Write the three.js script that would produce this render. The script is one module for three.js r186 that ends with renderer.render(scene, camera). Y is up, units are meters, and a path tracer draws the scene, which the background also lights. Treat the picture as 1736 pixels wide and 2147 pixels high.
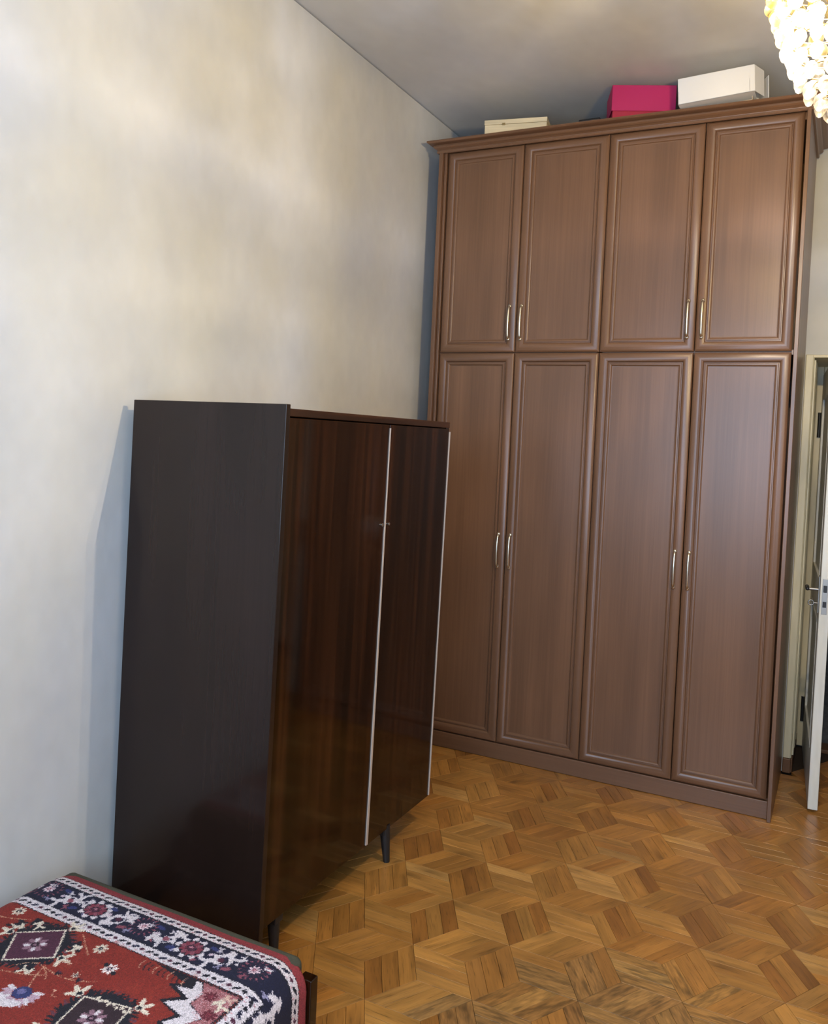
import * as THREE from 'three';
import { RoundedBoxGeometry } from 'three/addons/geometries/RoundedBoxGeometry.js';
import { mergeGeometries, mergeVertices, toCreasedNormals } from 'three/addons/utils/BufferGeometryUtils.js';
import { RectAreaLightUniformsLib } from 'three/addons/lights/RectAreaLightUniformsLib.js';

RectAreaLightUniformsLib.init();
const scene = new THREE.Scene();
const renderer = new THREE.WebGLRenderer({ antialias: true });
renderer.toneMapping = THREE.LinearToneMapping;
renderer.toneMappingExposure = 1.0;
renderer.shadowMap.enabled = true;

// ---------------------------------------------------------------- camera
const PW = 1736, PH = 2147, FOCAL = 1797.46, PPY = 966.17;
const camera = new THREE.PerspectiveCamera(2 * Math.atan(PH / 2 / FOCAL) * 180 / Math.PI, PW / PH, 0.05, 60);
camera.position.set(1.9823, 1.5384, 3.876);
camera.rotation.set(-0.0274, 0.4663, 0.046, 'YXZ');
camera.setViewOffset(PW, PH, 0, PH / 2 - PPY, PW, PH);
camera.updateMatrixWorld(); camera.updateProjectionMatrix();
scene.add(camera);

// ---------------------------------------------------------------- room dimensions, sky and daylight
const H = 3.197, RX = 3.8, ZB = -0.65, ZF = 4.42;          // ceiling, right wall, back wall, window wall
const WIN = { x0: 0.55, x1: 2.75, y0: 0.82, y1: 2.62 };
scene.background = new THREE.Color().setRGB(1.5, 2.0, 2.7);
const day = new THREE.RectAreaLight(new THREE.Color().setRGB(0.53, 0.725, 1.0), 8.4, WIN.x1 - WIN.x0 - 0.12, WIN.y1 - WIN.y0 - 0.12);
day.name = 'daylight'; day.position.set((WIN.x0 + WIN.x1) / 2, (WIN.y0 + WIN.y1) / 2, ZF - 0.005);
scene.add(day);                                            // looks along -z, into the room

// ---------------------------------------------------------------- helpers
let seed = 20240611;
const rnd = () => { seed = (seed * 1664525 + 1013904223) >>> 0; return seed / 4294967296; };
const rr = (a, b) => a + (b - a) * rnd();
const lerp = (a, b, t) => a + (b - a) * t;
const clamp = (x, a = 0, b = 1) => Math.min(b, Math.max(a, x));
const sstep = (a, b, x) => { const t = clamp((x - a) / (b - a)); return t * t * (3 - 2 * t); };
const hash = (x, y, s) => { let h = (x * 374761393 + y * 668265263 + s * 982451653) | 0; h = Math.imul(h ^ (h >>> 13), 1274126177); return ((h ^ (h >>> 16)) >>> 0) / 4294967296; };
function vnoise(x, y, px, py, s) {                         // value noise that repeats after px, py cells
  const xi = Math.floor(x), yi = Math.floor(y), fx = x - xi, fy = y - yi;
  const sx = fx * fx * (3 - 2 * fx), sy = fy * fy * (3 - 2 * fy);
  const w = (i, j) => hash(((i % px) + px) % px, ((j % py) + py) % py, s);
  return lerp(lerp(w(xi, yi), w(xi + 1, yi), sx), lerp(w(xi, yi + 1), w(xi + 1, yi + 1), sx), sy);
}
function fbm(u, v, fx, fy, oct, s) { let a = 0.5, t = 0, n = 0; for (let o = 0; o < oct; o++) { t += a * vnoise(u * fx, v * fy, fx, fy, s + o); n += a; a *= 0.5; fx *= 2; fy *= 2; } return t / n; }
function makeTex(w, h, fn, srgb = true) {
  const d = new Uint8Array(w * h * 4);
  for (let j = 0; j < h; j++) for (let i = 0; i < w; i++) {
    const c = fn((i + 0.5) / w, (j + 0.5) / h), k = (j * w + i) * 4;
    if (typeof c === 'number') d[k] = d[k + 1] = d[k + 2] = clamp(c) * 255; else { d[k] = clamp(c[0]) * 255; d[k + 1] = clamp(c[1]) * 255; d[k + 2] = clamp(c[2]) * 255; }
    d[k + 3] = 255;
  }
  const t = new THREE.DataTexture(d, w, h, THREE.RGBAFormat);
  t.wrapS = t.wrapT = THREE.RepeatWrapping; t.magFilter = THREE.LinearFilter; t.minFilter = THREE.LinearMipmapLinearFilter; t.generateMipmaps = true;
  if (srgb) t.colorSpace = THREE.SRGBColorSpace;
  t.needsUpdate = true; return t;
}
// uv in metres divided by (su, sv); grain runs along v; axis 'y' upright grain, 'x' lying along x, 'z' along z
function uvBox(g, su = 1, sv = 1, axis = 'y', off = [0, 0]) {
  g = g.index ? g.toNonIndexed() : g;
  const p = g.attributes.position, n = g.attributes.normal, uv = new Float32Array(p.count * 2);
  for (let i = 0; i < p.count; i++) {
    const P = [p.getX(i), p.getY(i), p.getZ(i)], N = [Math.abs(n.getX(i)), Math.abs(n.getY(i)), Math.abs(n.getZ(i))];
    const k = N[0] >= N[1] && N[0] >= N[2] ? 0 : N[1] >= N[2] ? 1 : 2;
    const g1 = { x: 0, y: 1, z: 2 }[axis];
    let a, b;
    if (k === g1) { [a, b] = [[1, 2], [0, 2], [0, 1]][k]; } else { b = g1; a = 3 - k - g1; }
    uv[2 * i] = P[a] / su + off[0]; uv[2 * i + 1] = P[b] / sv + off[1];
  }
  g.setAttribute('uv', new THREE.BufferAttribute(uv, 2));
  return g;
}
const only = (g) => { for (const k of Object.keys(g.attributes)) if (!['position', 'normal', 'uv'].includes(k)) g.deleteAttribute(k); return g.index ? g.toNonIndexed() : g; };
const merge = (list) => mergeGeometries(list.map(only), false);
function bx(x0, x1, y0, y1, z0, z1, r = 0) {               // a box between two corners, edges rounded by r
  const w = x1 - x0, h = y1 - y0, d = z1 - z0;
  const g = r ? new RoundedBoxGeometry(w, h, d, 2, Math.min(r, w / 2.01, h / 2.01, d / 2.01)) : new THREE.BoxGeometry(w, h, d);
  g.translate((x0 + x1) / 2, (y0 + y1) / 2, (z0 + z1) / 2); return only(g);
}
const used = {};
const numbered = (n) => { const k = (used[n] = (used[n] ?? -1) + 1); return k ? n + '_' + String(k).padStart(3, '0') : n; };
function mesh(name, geo, mat, parent) {
  const m = new THREE.Mesh(geo, mat); m.castShadow = m.receiveShadow = true;
  m.name = parent ? name : numbered(name); (parent ?? scene).add(m); return m;
}
function thing(name, label, category, pos = [0, 0, 0], group) {
  const o = new THREE.Group(); o.name = numbered(name); o.position.set(...pos); o.userData = { label, category };
  if (group) o.userData.group = group; scene.add(o); return o;
}
const part = (name, parent) => { const o = new THREE.Group(); o.name = name; parent.add(o); return o; };
function structure(name, geo, mat, label) { const m = mesh(name, geo, mat); m.userData = { kind: 'structure', label, category: name.split('_')[0] }; return m; }
const lin = (r, g, b) => new THREE.Color().setRGB(r, g, b);
const std = (o) => new THREE.MeshStandardMaterial(o);
const phy = (o) => new THREE.MeshPhysicalMaterial(o);

// ---------------------------------------------------------------- textures
const plasterTex = makeTex(512, 512, (u, v) => {           // sponged, trowelled paint: patches of cream, grey and beige
  const a = fbm(u, v, 5, 3, 4, 11), b = fbm(u, v, 9, 4, 4, 31), c = fbm(u, v, 60, 40, 2, 51);
  const k = 0.905 + 0.07 * (a - 0.5) + 0.03 * (c - 0.5);
  return [k + 0.05 * (b - 0.5), k + 0.025 * (b - 0.5), k - 0.05 * (b - 0.5)];
});
const plasterBump = makeTex(512, 512, (u, v) => 0.6 * fbm(u, v, 24, 14, 4, 71) + 0.4 * fbm(u, v, 90, 60, 2, 91), false);
const grainTex = makeTex(512, 1024, (u, v) => {            // fine upright grain of foil-covered board
  const w = u + 0.012 * (fbm(u, v, 4, 3, 2, 5) - 0.5);
  const a = fbm(w, v, 60, 3, 3, 7), b = fbm(w, v, 200, 10, 2, 17), c = fbm(u, v, 6, 3, 3, 23);
  const k = 0.88 + 0.09 * (a - 0.5) + 0.06 * (b - 0.5) + 0.16 * (c - 0.5);
  return [k, k * 0.985, k * 0.97];
});
const veneerTex = makeTex(512, 1024, (u, v) => {           // dark striped veneer
  const w = u + 0.02 * (fbm(u, v, 3, 2, 2, 105) - 0.5);
  const a = fbm(w, v, 14, 2, 3, 107), b = fbm(w, v, 120, 5, 2, 117), c = fbm(w, v, 40, 2, 2, 119);
  const k = 0.7 + 0.85 * (a - 0.5) + 0.16 * (b - 0.5) + 0.45 * (c - 0.5);
  return [k * 1.02, k * 0.96, k * 0.9];
});
const oakTex = makeTex(512, 1024, (u, v) => {              // oak: rays, pores and long figure
  const w = u + 0.03 * (fbm(u, v, 5, 4, 3, 205) - 0.5);
  const a = fbm(w, v, 30, 5, 3, 207), b = fbm(w, v, 170, 14, 2, 217), c = fbm(u, v, 7, 5, 3, 223);
  const pores = b > 0.66 ? (b - 0.66) * 1.6 : 0;
  const k = 0.87 + 0.2 * (a - 0.5) + 0.2 * (c - 0.5) - pores * 0.55;
  return [k, k * 0.97, k * 0.93 + 0.01];
});
const oakBump = makeTex(256, 512, (u, v) => fbm(u, v, 100, 10, 2, 217), false);
const wornTex = makeTex(512, 512, (u, v) => {              // bare, scuffed oak with grey dirt in the pores
  const a = fbm(u, v, 34, 14, 4, 307), b = fbm(u, v, 90, 26, 3, 317), c = fbm(u, v, 8, 6, 3, 323);
  const dirt = sstep(0.46, 0.72, a) * 0.16, k = 0.84 + 0.3 * (b - 0.5) + 0.16 * (c - 0.5) - dirt;
  return [k, k * 0.98 + dirt * 0.05, k * 0.95 + dirt * 0.14];
});
const paintTex = makeTex(256, 512, (u, v) => {             // old cream oil paint with yellowed patches
  const a = fbm(u, v, 8, 5, 4, 407), b = fbm(u, v, 40, 12, 2, 417);
  const k = 0.93 + 0.06 * (b - 0.5); return [k, k - 0.03 * a, k - 0.11 * a];
});
const fabricTex = makeTex(256, 256, (u, v) => 0.82 + 0.3 * (hash((u * 256) | 0, (v * 256) | 0, 3) - 0.5) + 0.1 * (fbm(u, v, 16, 16, 2, 9) - 0.5));

// ---------------------------------------------------------------- materials
const M = {
  wall: std({ color: lin(0.735, 0.722, 0.685), map: plasterTex, roughness: 0.62, bumpMap: plasterBump, bumpScale: 0.0015 }),
  ceil: std({ color: lin(0.76, 0.735, 0.69), map: plasterTex, roughness: 0.75, bumpMap: plasterBump, bumpScale: 0.001 }),
  cabinet: phy({ color: lin(0.205, 0.106, 0.058), map: grainTex, roughness: 0.34 }),
  dark: phy({ color: lin(0.036, 0.0125, 0.0045), map: veneerTex, roughness: 0.09, specularIntensity: 0.75 }),
  darkSide: phy({ color: lin(0.024, 0.013, 0.0095), map: grainTex, roughness: 0.14, specularIntensity: 0.7 }),
  darkEdge: phy({ color: lin(0.075, 0.03, 0.013), map: veneerTex, roughness: 0.25 }),
  strip: std({ color: lin(0.5, 0.41, 0.34), roughness: 0.35 }),
  black: std({ color: lin(0.012, 0.012, 0.013), roughness: 0.45 }),
  metal: std({ color: lin(0.72, 0.66, 0.55), metalness: 1, roughness: 0.28 }),
  steel: std({ color: lin(0.34, 0.32, 0.29), metalness: 1, roughness: 0.45 }),
  brass: std({ color: lin(0.5, 0.38, 0.18), metalness: 1, roughness: 0.3 }),
  oak: phy({ color: lin(1, 1, 1), vertexColors: true, map: oakTex, roughness: 0.36, bumpMap: oakBump, bumpScale: 0.0003, clearcoat: 0.35, clearcoatRoughness: 0.22 }),
  worn: phy({ color: lin(1, 1, 1), vertexColors: true, map: wornTex, roughness: 0.5, clearcoat: 0.12, clearcoatRoughness: 0.35 }),
  subfloor: std({ color: lin(0.035, 0.02, 0.01), roughness: 0.9 }),
  skirting: std({ color: lin(0.2, 0.095, 0.04), map: grainTex, roughness: 0.45 }),
  cream: std({ color: lin(0.8, 0.74, 0.55), map: paintTex, roughness: 0.4 }),
  white: std({ color: lin(0.8, 0.8, 0.77), map: paintTex, roughness: 0.35 }),
  beigeBoard: std({ color: lin(0.86, 0.74, 0.5), map: grainTex, roughness: 0.7 }),
  pink: std({ color: lin(0.45, 0.008, 0.095), roughness: 0.5 }),
  pinkDark: std({ color: lin(0.36, 0.006, 0.035), roughness: 0.55 }),
  card: std({ color: lin(0.68, 0.66, 0.64), roughness: 0.7 }),
  kraft: std({ color: lin(0.5, 0.42, 0.32), roughness: 0.8 }),
  green: std({ color: lin(0.075, 0.074, 0.045), map: fabricTex, roughness: 0.95 }),
  tile: phy({ color: lin(0.34, 0.37, 0.4), map: wornTex, roughness: 0.3, clearcoat: 0.4, clearcoatRoughness: 0.1 }),
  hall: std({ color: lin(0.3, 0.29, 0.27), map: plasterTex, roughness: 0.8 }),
  pane: phy({ color: lin(1, 1, 1), transmission: 1, thickness: 0, roughness: 0, ior: 1.5 }),
  bead: phy({ color: lin(0.86, 0.83, 0.76), transmission: 1, thickness: 0, roughness: 0.2, ior: 1.5 }),
  beadAmber: phy({ color: lin(0.86, 0.79, 0.52), transmission: 1, thickness: 0, roughness: 0.22, ior: 1.5 }),
  bulb: std({ color: lin(1, 0.95, 0.85), emissive: lin(1, 0.86, 0.62), emissiveIntensity: 5 }),
};

// ---------------------------------------------------------------- the shell of the room
const T = 0.25, WT = 0.5;                                  // wall thickness, thickness of the wall with the door
const DX0 = 1.806, DX1 = 2.7, DY = 2.02;                   // door opening
structure('wall_left', uvBox(merge([bx(-T, 0, 0, H - 0.006, ZB - WT, ZF + T), bx(-T, -0.012, H - 0.006, H, ZB - WT, ZF + T)]), 2.4, 2.4), M.wall, 'pale plaster wall with soft cream and grey patches');
structure('wall_right', uvBox(bx(RX, RX + T, 0, H, ZB - WT, ZF + T), 2.4, 2.4), M.wall, 'pale plaster wall opposite the dark cabinet');
structure('wall_back', uvBox(merge([bx(0, DX0, 0, H, ZB - WT, ZB), bx(DX1, RX, 0, H, ZB - WT, ZB), bx(DX0, DX1, DY, H, ZB - WT, ZB)]), 2.4, 2.4), M.wall, 'beige wall with the doorway behind the tall wardrobe');
structure('wall_front', uvBox(merge([bx(0, WIN.x0, 0, H, ZF, ZF + T), bx(WIN.x1, RX, 0, H, ZF, ZF + T), bx(WIN.x0, WIN.x1, 0, WIN.y0, ZF, ZF + T), bx(WIN.x0, WIN.x1, WIN.y1, H, ZF, ZF + T)]), 2.4, 2.4), M.wall, 'pale window wall');
structure('ceiling', uvBox(bx(-T, RX + T, H, H + 0.2, ZB - WT, ZF + T), 3.1, 3.1, 'z'), M.ceil, 'greyish beige painted ceiling');

// window behind the camera
{
  const w = new THREE.Group(); w.name = 'window_1'; w.userData = { kind: 'structure', label: 'white casement window', category: 'window' }; scene.add(w);
  const { x0, x1, y0, y1 } = WIN, z0 = ZF + 0.06, z1 = ZF + 0.13, xm = (x0 + x1) / 2;
  mesh('window_frame', uvBox(merge([bx(x0, x1, y0, y0 + 0.06, z0, z1, 0.006), bx(x0, x1, y1 - 0.06, y1, z0, z1, 0.006), bx(x0, x0 + 0.06, y0, y1, z0, z1, 0.006), bx(x1 - 0.06, x1, y0, y1, z0, z1, 0.006), bx(xm - 0.045, xm + 0.045, y0, y1, z0, z1, 0.006)]), 0.5, 1), M.white, w);
  for (const [a, b] of [[x0 + 0.06, xm - 0.045], [xm + 0.045, x1 - 0.06]]) mesh('pane', bx(a, b, y0 + 0.06, y1 - 0.06, z0 + 0.03, z0 + 0.034), M.pane, w);
  mesh('window_sill', uvBox(bx(x0 - 0.04, x1 + 0.04, y0 - 0.035, y0, ZF - 0.12, ZF + 0.1, 0.008), 0.5, 1, 'x'), M.white, w);
}

// parquet: three rhombi of three strips each make a cube pattern
const floor = structure('floor', bx(-T, RX + T, -0.1, -0.012, ZB - 0.52, ZF + T), M.subfloor, 'varnished oak parquet laid in a cube pattern of three-strip rhombi');
{
  const E = 0.1705, O = [0.803, 1.705], e = [[-1, 0], [0.5, -Math.sqrt(3) / 2], [0.5, Math.sqrt(3) / 2]];
  const sub = (a, b) => [a[0] - b[0], a[1] - b[1]], t1 = sub(e[0], e[1]), t2 = sub(e[1], e[2]);
  const wood = [[0.56, 0.28, 0.078], [0.48, 0.22, 0.055], [0.63, 0.345, 0.11], [0.4, 0.17, 0.042], [0.58, 0.31, 0.092], [0.72, 0.44, 0.17], [0.5, 0.245, 0.068], [0.34, 0.138, 0.036]];
  const hint = { 0: [0, 2, 4, 5, 0, 2, 6], 1: [1, 3, 0, 6, 1, 7, 4], 2: [0, 4, 2, 1, 6, 0, 1] };
  const list = [];
  function strip(o, l, c, len, wid, kind, tint) {          // o origin, l long unit vector, c cross unit vector
    const gap = 0.0005, ch = 0.0006, yT = rr(-0.0004, 0.0004), tilt = rr(-0.0003, 0.0003), yB = -0.012;
    const at = (a, b, y) => [o[0] + l[0] * a + c[0] * b, y, o[1] + l[1] * a + c[1] * b];
    const ring = (i, y) => [[gap + i, gap + i], [len - gap - i, gap + i], [len - gap - i, wid - gap - i], [gap + i, wid - gap - i]].map(([a, b], k) => at(a, b, y + (y > yB + 0.001 ? (k < 2 ? tilt : -tilt) : 0)));
    const r0 = ring(0, yB), r1 = ring(0, yT - ch), r2 = ring(ch, yT), pos = [], uv = [];
    const u0 = rnd(), v0 = rnd();
    const tri = (...P) => { for (const p of P) { pos.push(...p); const dx = p[0] - o[0], dz = p[2] - o[1]; const v = dx * l[0] + dz * l[1], u = -dx * l[1] + dz * l[0]; uv.push(u0 + u / 0.34, v0 + v / 0.68); } };
    const up = l[1] * c[0] - l[0] * c[1] > 0;
    const quad = (a, b, cc, d) => { if (up) { tri(a, b, cc); tri(a, cc, d); } else { tri(a, cc, b); tri(a, d, cc); } };
    quad(...r2);
    for (let k = 0; k < 4; k++) { const n = (k + 1) % 4; quad(r1[k], r1[n], r2[n], r2[k]); quad(r0[k], r0[n], r1[n], r1[k]); }
    const g = new THREE.BufferGeometry();
    g.setAttribute('position', new THREE.Float32BufferAttribute(pos, 3)); g.setAttribute('uv', new THREE.Float32BufferAttribute(uv, 2)); g.computeVertexNormals();
    const col = new Float32Array(pos.length); for (let i = 0; i < pos.length; i += 3) col.set(tint, i);
    g.setAttribute('color', new THREE.BufferAttribute(col, 3));
    const mid = at(len / 2, wid / 2, 0), q = new THREE.Vector3(...mid).project(camera), dist = camera.position.distanceTo(new THREE.Vector3(...mid));
    const inFrame = Math.abs(q.x) < 1.06 && q.y > -1.08 && q.z < 1 && mid[2] < 3.6;
    const hid = (mid[0] < 1.74 && mid[2] < -0.02) || (mid[0] < 0.9 && mid[2] > 2.1) || (mid[0] < 0.5 && mid[2] > 0.3) || mid[2] < -0.7 || (mid[0] < 0.62 && mid[2] < 1.5 && mid[2] > 0.55);
    list.push({ g, kind, size: inFrame && !hid ? 1 / (dist * dist) * Math.abs(camera.position.y / dist) : 0 });
  }
  const wearAt = (x, z) => Math.max(1 - Math.hypot((x - 1.5) / 0.42, (z - 1.52) / 0.3), 1 - Math.hypot((x - 1.2) / 0.25, (z - 1.75) / 0.2), 1 - Math.hypot((x - 1.72) / 0.3, (z - 1.9) / 0.3));
  for (let i = -40; i <= 40; i++) for (let j = -40; j <= 40; j++) {
    const cx = O[0] + E * (i * t1[0] + j * t2[0]), cz = O[1] + E * (i * t1[1] + j * t2[1]);
    if (cx < 0.02 || cx > RX - 0.02 || cz < ZB - 0.3 || cz > ZF - 0.02) continue;
    // [long, cross] per rhombus: left face, right face, top face
    const faces = [[e[0], e[2], 0], [e[2], e[1], 1], [e[1], e[0], 2]];
    for (const [l, c, k] of faces) {
      const set = hint[k], base = set[Math.floor(rnd() * set.length)];
      for (let s = 0; s < 3; s++) {
        const o = [cx + c[0] * E * s / 3, cz + c[1] * E * s / 3];
        const mx = o[0] + (l[0] * 0.5 + c[0] / 6) * E, mz = o[1] + (l[1] * 0.5 + c[1] / 6) * E;
        if (mx < 0.05 || mx > RX - 0.05 || mz > ZF - 0.05 || (mz < ZB - 0.455) || (mz < ZB + 0.03 && (mx < DX0 + 0.06 || mx > DX1 - 0.06))) continue;
        const id = rnd() < 0.55 ? base : set[Math.floor(rnd() * set.length)], j2 = rr(0.88, 1.12), w = clamp(wearAt(mx, mz) * 1.6 + rr(-0.35, 0.25));
        const t = wood[id].map((x, n) => lerp(lerp(x, [0.53, 0.265, 0.07][n], 0.3) * j2 * [0.93, 0.88, 0.72][n], [0.44, 0.245, 0.09][n], w * 0.6));
        strip(o, l, c, E, E / 3, w > 0.38 ? 'worn' : 'oak', t);
      }
    }
  }
  const ranked = [...list].filter((s) => s.size > 0).sort((a, b) => b.size - a.size).slice(0, 300), chosen = new Set(ranked);
  for (const s of ranked) mesh('plank', s.g, M[s.kind], floor);
  for (const kind of ['oak', 'worn']) {
    const rest = list.filter((s) => !chosen.has(s) && s.kind === kind).map((s) => s.g);
    if (rest.length) { const m = mesh('more_planks', mergeGeometries(rest, false), M[kind], floor); m.userData.kind = 'stuff'; }
  }
}

// skirting boards
structure('baseboard_left', uvBox(bx(0, 0.018, 0.001, 0.075, ZB + 0.02, ZF, 0.004), 0.5, 1, 'z'), M.skirting, 'brown wooden skirting along the pale wall');
structure('baseboard_right', uvBox(bx(RX - 0.018, RX, 0.001, 0.075, ZB, ZF, 0.004), 0.5, 1, 'z'), M.skirting, 'brown wooden skirting along the wall opposite the cabinet');
structure('baseboard_back', uvBox(bx(DX1 + 0.01, RX - 0.02, 0.001, 0.075, ZB, ZB + 0.018, 0.004), 0.5, 1, 'x'), M.skirting, 'brown wooden skirting beside the doorway');

// doorway: painted lining of the deep opening, door frame, and the hallway behind
const trim = structure('trim_1', uvBox(merge([
  bx(DX0, DX0 + 0.016, 0.07, DY, ZB - WT, ZB + 0.006, 0.003),
  bx(DX1 - 0.016, DX1, 0.07, DY, ZB - WT, ZB + 0.006, 0.003)]), 0.5, 1), M.cream, 'cream painted lining of the deep doorway');
mesh('lintel_lining', uvBox(bx(DX0, DX1, DY - 0.014, DY, ZB - WT, ZB + 0.006, 0.003), 0.5, 1, 'x'), M.cream, trim);
mesh('skirting_block', uvBox(bx(DX0 + 0.001, DX0 + 0.022, 0.001, 0.07, ZB - WT + 0.06, ZB + 0.008, 0.004), 0.5, 1, 'z'), M.skirting, trim);
for (const [a, b] of [[-0.70, -0.68], [-0.86, -0.80], [-0.96, -0.94]]) mesh('moulding', uvBox(bx(DX0 + 0.012, DX0 + 0.024, 0.075, DY - 0.02, a, b, 0.004), 0.5, 1), M.cream, trim);
mesh('casing', uvBox(bx(1.785, DX0 + 0.013, 0.072, DY, ZB + 0.0005, ZB + 0.02, 0.004), 0.5, 1, 'y', [0.3, 0.2]), M.cream, trim);
mesh('skirting_return', uvBox(bx(1.785, DX0 + 0.015, 0.001, 0.071, ZB + 0.0005, ZB + 0.024, 0.004), 0.5, 1, 'x'), M.skirting, trim);
const frame = structure('trim_2', uvBox(merge([
  bx(DX0 + 0.016, DX0 + 0.05, 0.001, DY - 0.014, ZB - WT + 0.005, ZB - WT + 0.055, 0.004),
  bx(DX1 - 0.05, DX1 - 0.016, 0.001, DY - 0.014, ZB - WT + 0.005, ZB - WT + 0.055, 0.004),
  bx(DX0 + 0.05, DX1 - 0.05, DY - 0.05, DY - 0.014, ZB - WT + 0.005, ZB - WT + 0.055, 0.004)]), 0.5, 1), M.cream, 'cream painted door frame at the far side of the opening');
mesh('threshold', uvBox(bx(DX0 + 0.05, DX1 - 0.05, -0.012, 0.008, ZB - WT - 0.05, ZB - WT + 0.075, 0.004), 0.5, 1, 'x'), M.skirting, frame);
const HZ = -3.6, HX0 = 0.9, HX1 = 4.0;
structure('floor_hallway', uvBox(bx(HX0, HX1, -0.1, -0.004, HZ, ZB - WT + 0.02), 0.8, 0.8), M.tile, 'grey floor of the hallway beyond the door');
structure('wall_hallway', uvBox(merge([bx(HX0 - 0.2, HX0, -0.1, 2.72, HZ, ZB - WT + 0.01), bx(HX1, HX1 + 0.2, -0.1, 2.72, HZ, ZB - WT + 0.01), bx(HX0 - 0.2, HX1 + 0.2, -0.1, 2.72, HZ - 0.2, HZ)]), 2.4, 2.4), M.hall, 'dim walls of the hallway beyond the door');
structure('ceiling_hallway', bx(HX0 - 0.2, HX1 + 0.2, 2.7, 2.9, HZ - 0.2, ZB - WT + 0.01), M.ceil, 'ceiling of the hallway');

// door leaf, open into the room
{
  const d = new THREE.Group(); d.name = 'door_1'; d.userData = { kind: 'structure', label: 'white painted door standing open beside the tall wardrobe', category: 'door' };
  const hx = 1.853, hz = -1.09, fx = 1.913, fz = -0.193, L = Math.hypot(fx - hx, fz - hz);
  d.position.set(hx, 0, hz); d.rotation.y = Math.atan2(fx - hx, fz - hz); scene.add(d);
  const top = 1.962, th = 0.04;                            // local: z along the leaf, x through its thickness
  const core = [bx(0.008, th - 0.008, 0.016, top - 0.004, 0.004, L - 0.004)], rails = [[0.012, 0.24], [0.82, 0.98], [top - 0.12, top]];
  for (const [a, b] of rails) core.push(bx(0.0004, th - 0.0004, a, b, 0.1195, L - 0.1195, 0.002));
  for (const [a, b] of [[0, 0.12], [L - 0.12, L]]) core.push(bx(0, th, 0.012, top, a, b, 0.003));
  mesh('leaf', uvBox(merge(core), 0.5, 1), M.white, d);
  for (const [a, b] of [[0.24, 0.82], [0.98, top - 0.12]]) for (const sx of [0.004, th - 0.004]) mesh('panel_moulding', uvBox(merge([
    bx(sx - 0.006, sx + 0.006, a, a + 0.018, 0.12, L - 0.12, 0.003), bx(sx - 0.006, sx + 0.006, b - 0.018, b, 0.12, L - 0.12, 0.003),
    bx(sx - 0.006, sx + 0.006, a, b, 0.12, 0.138, 0.003), bx(sx - 0.006, sx + 0.006, a, b, L - 0.138, L - 0.12, 0.003)]), 0.5, 1), M.white, d);
  const lock = mesh('lock_plate', bx(0.008, 0.03, 0.86, 1.012, L - 0.001, L + 0.002, 0.001), M.steel, d);
  mesh('latch_bolt', bx(0.012, 0.026, 0.955, 0.985, L, L + 0.008, 0.002), M.black, lock);
  mesh('dead_bolt', bx(0.012, 0.026, 0.89, 0.915, L, L + 0.004, 0.001), M.black, lock);
  for (const s of [-1, 1]) {
    const x0 = s < 0 ? 0 : th, hnd = part('handle', d); hnd.position.set(x0, 0.955, L - 0.075);
    const plate = bx(-0.002, 0.002, -0.1, 0.06, -0.018, 0.018, 0.001); plate.translate(s * 0.002, 0, 0); mesh('back_plate', plate, M.steel, hnd);
    const spindle = new THREE.CylinderGeometry(0.007, 0.007, 0.045, 12); spindle.rotateZ(Math.PI / 2); spindle.translate(s * 0.024, 0, 0); mesh('spindle', spindle, M.steel, hnd);
    const lev = new THREE.CapsuleGeometry(0.0085, 0.07, 4, 10); lev.rotateX(Math.PI / 2); lev.translate(s * 0.047, 0, -0.03); mesh('lever', lev, M.black, hnd);
    if (s < 0) { const kb = new THREE.TorusGeometry(0.011, 0.003, 8, 14); kb.translate(-0.03, -0.06, 0); const ks = new THREE.CylinderGeometry(0.003, 0.003, 0.022, 8); ks.rotateZ(Math.PI / 2); ks.translate(-0.011, -0.06, 0); mesh('key', merge([kb, ks]), M.steel, hnd); }
  }
  for (const y of [0.2, 1.7]) { const hg = new THREE.CylinderGeometry(0.009, 0.009, 0.13, 12); hg.translate(-0.006, y, -0.004); const fl = bx(-0.002, 0.0, y - 0.055, y + 0.055, 0, 0.035, 0.0008); mesh('hinge', merge([hg, fl]), M.black, d); }
}

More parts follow.
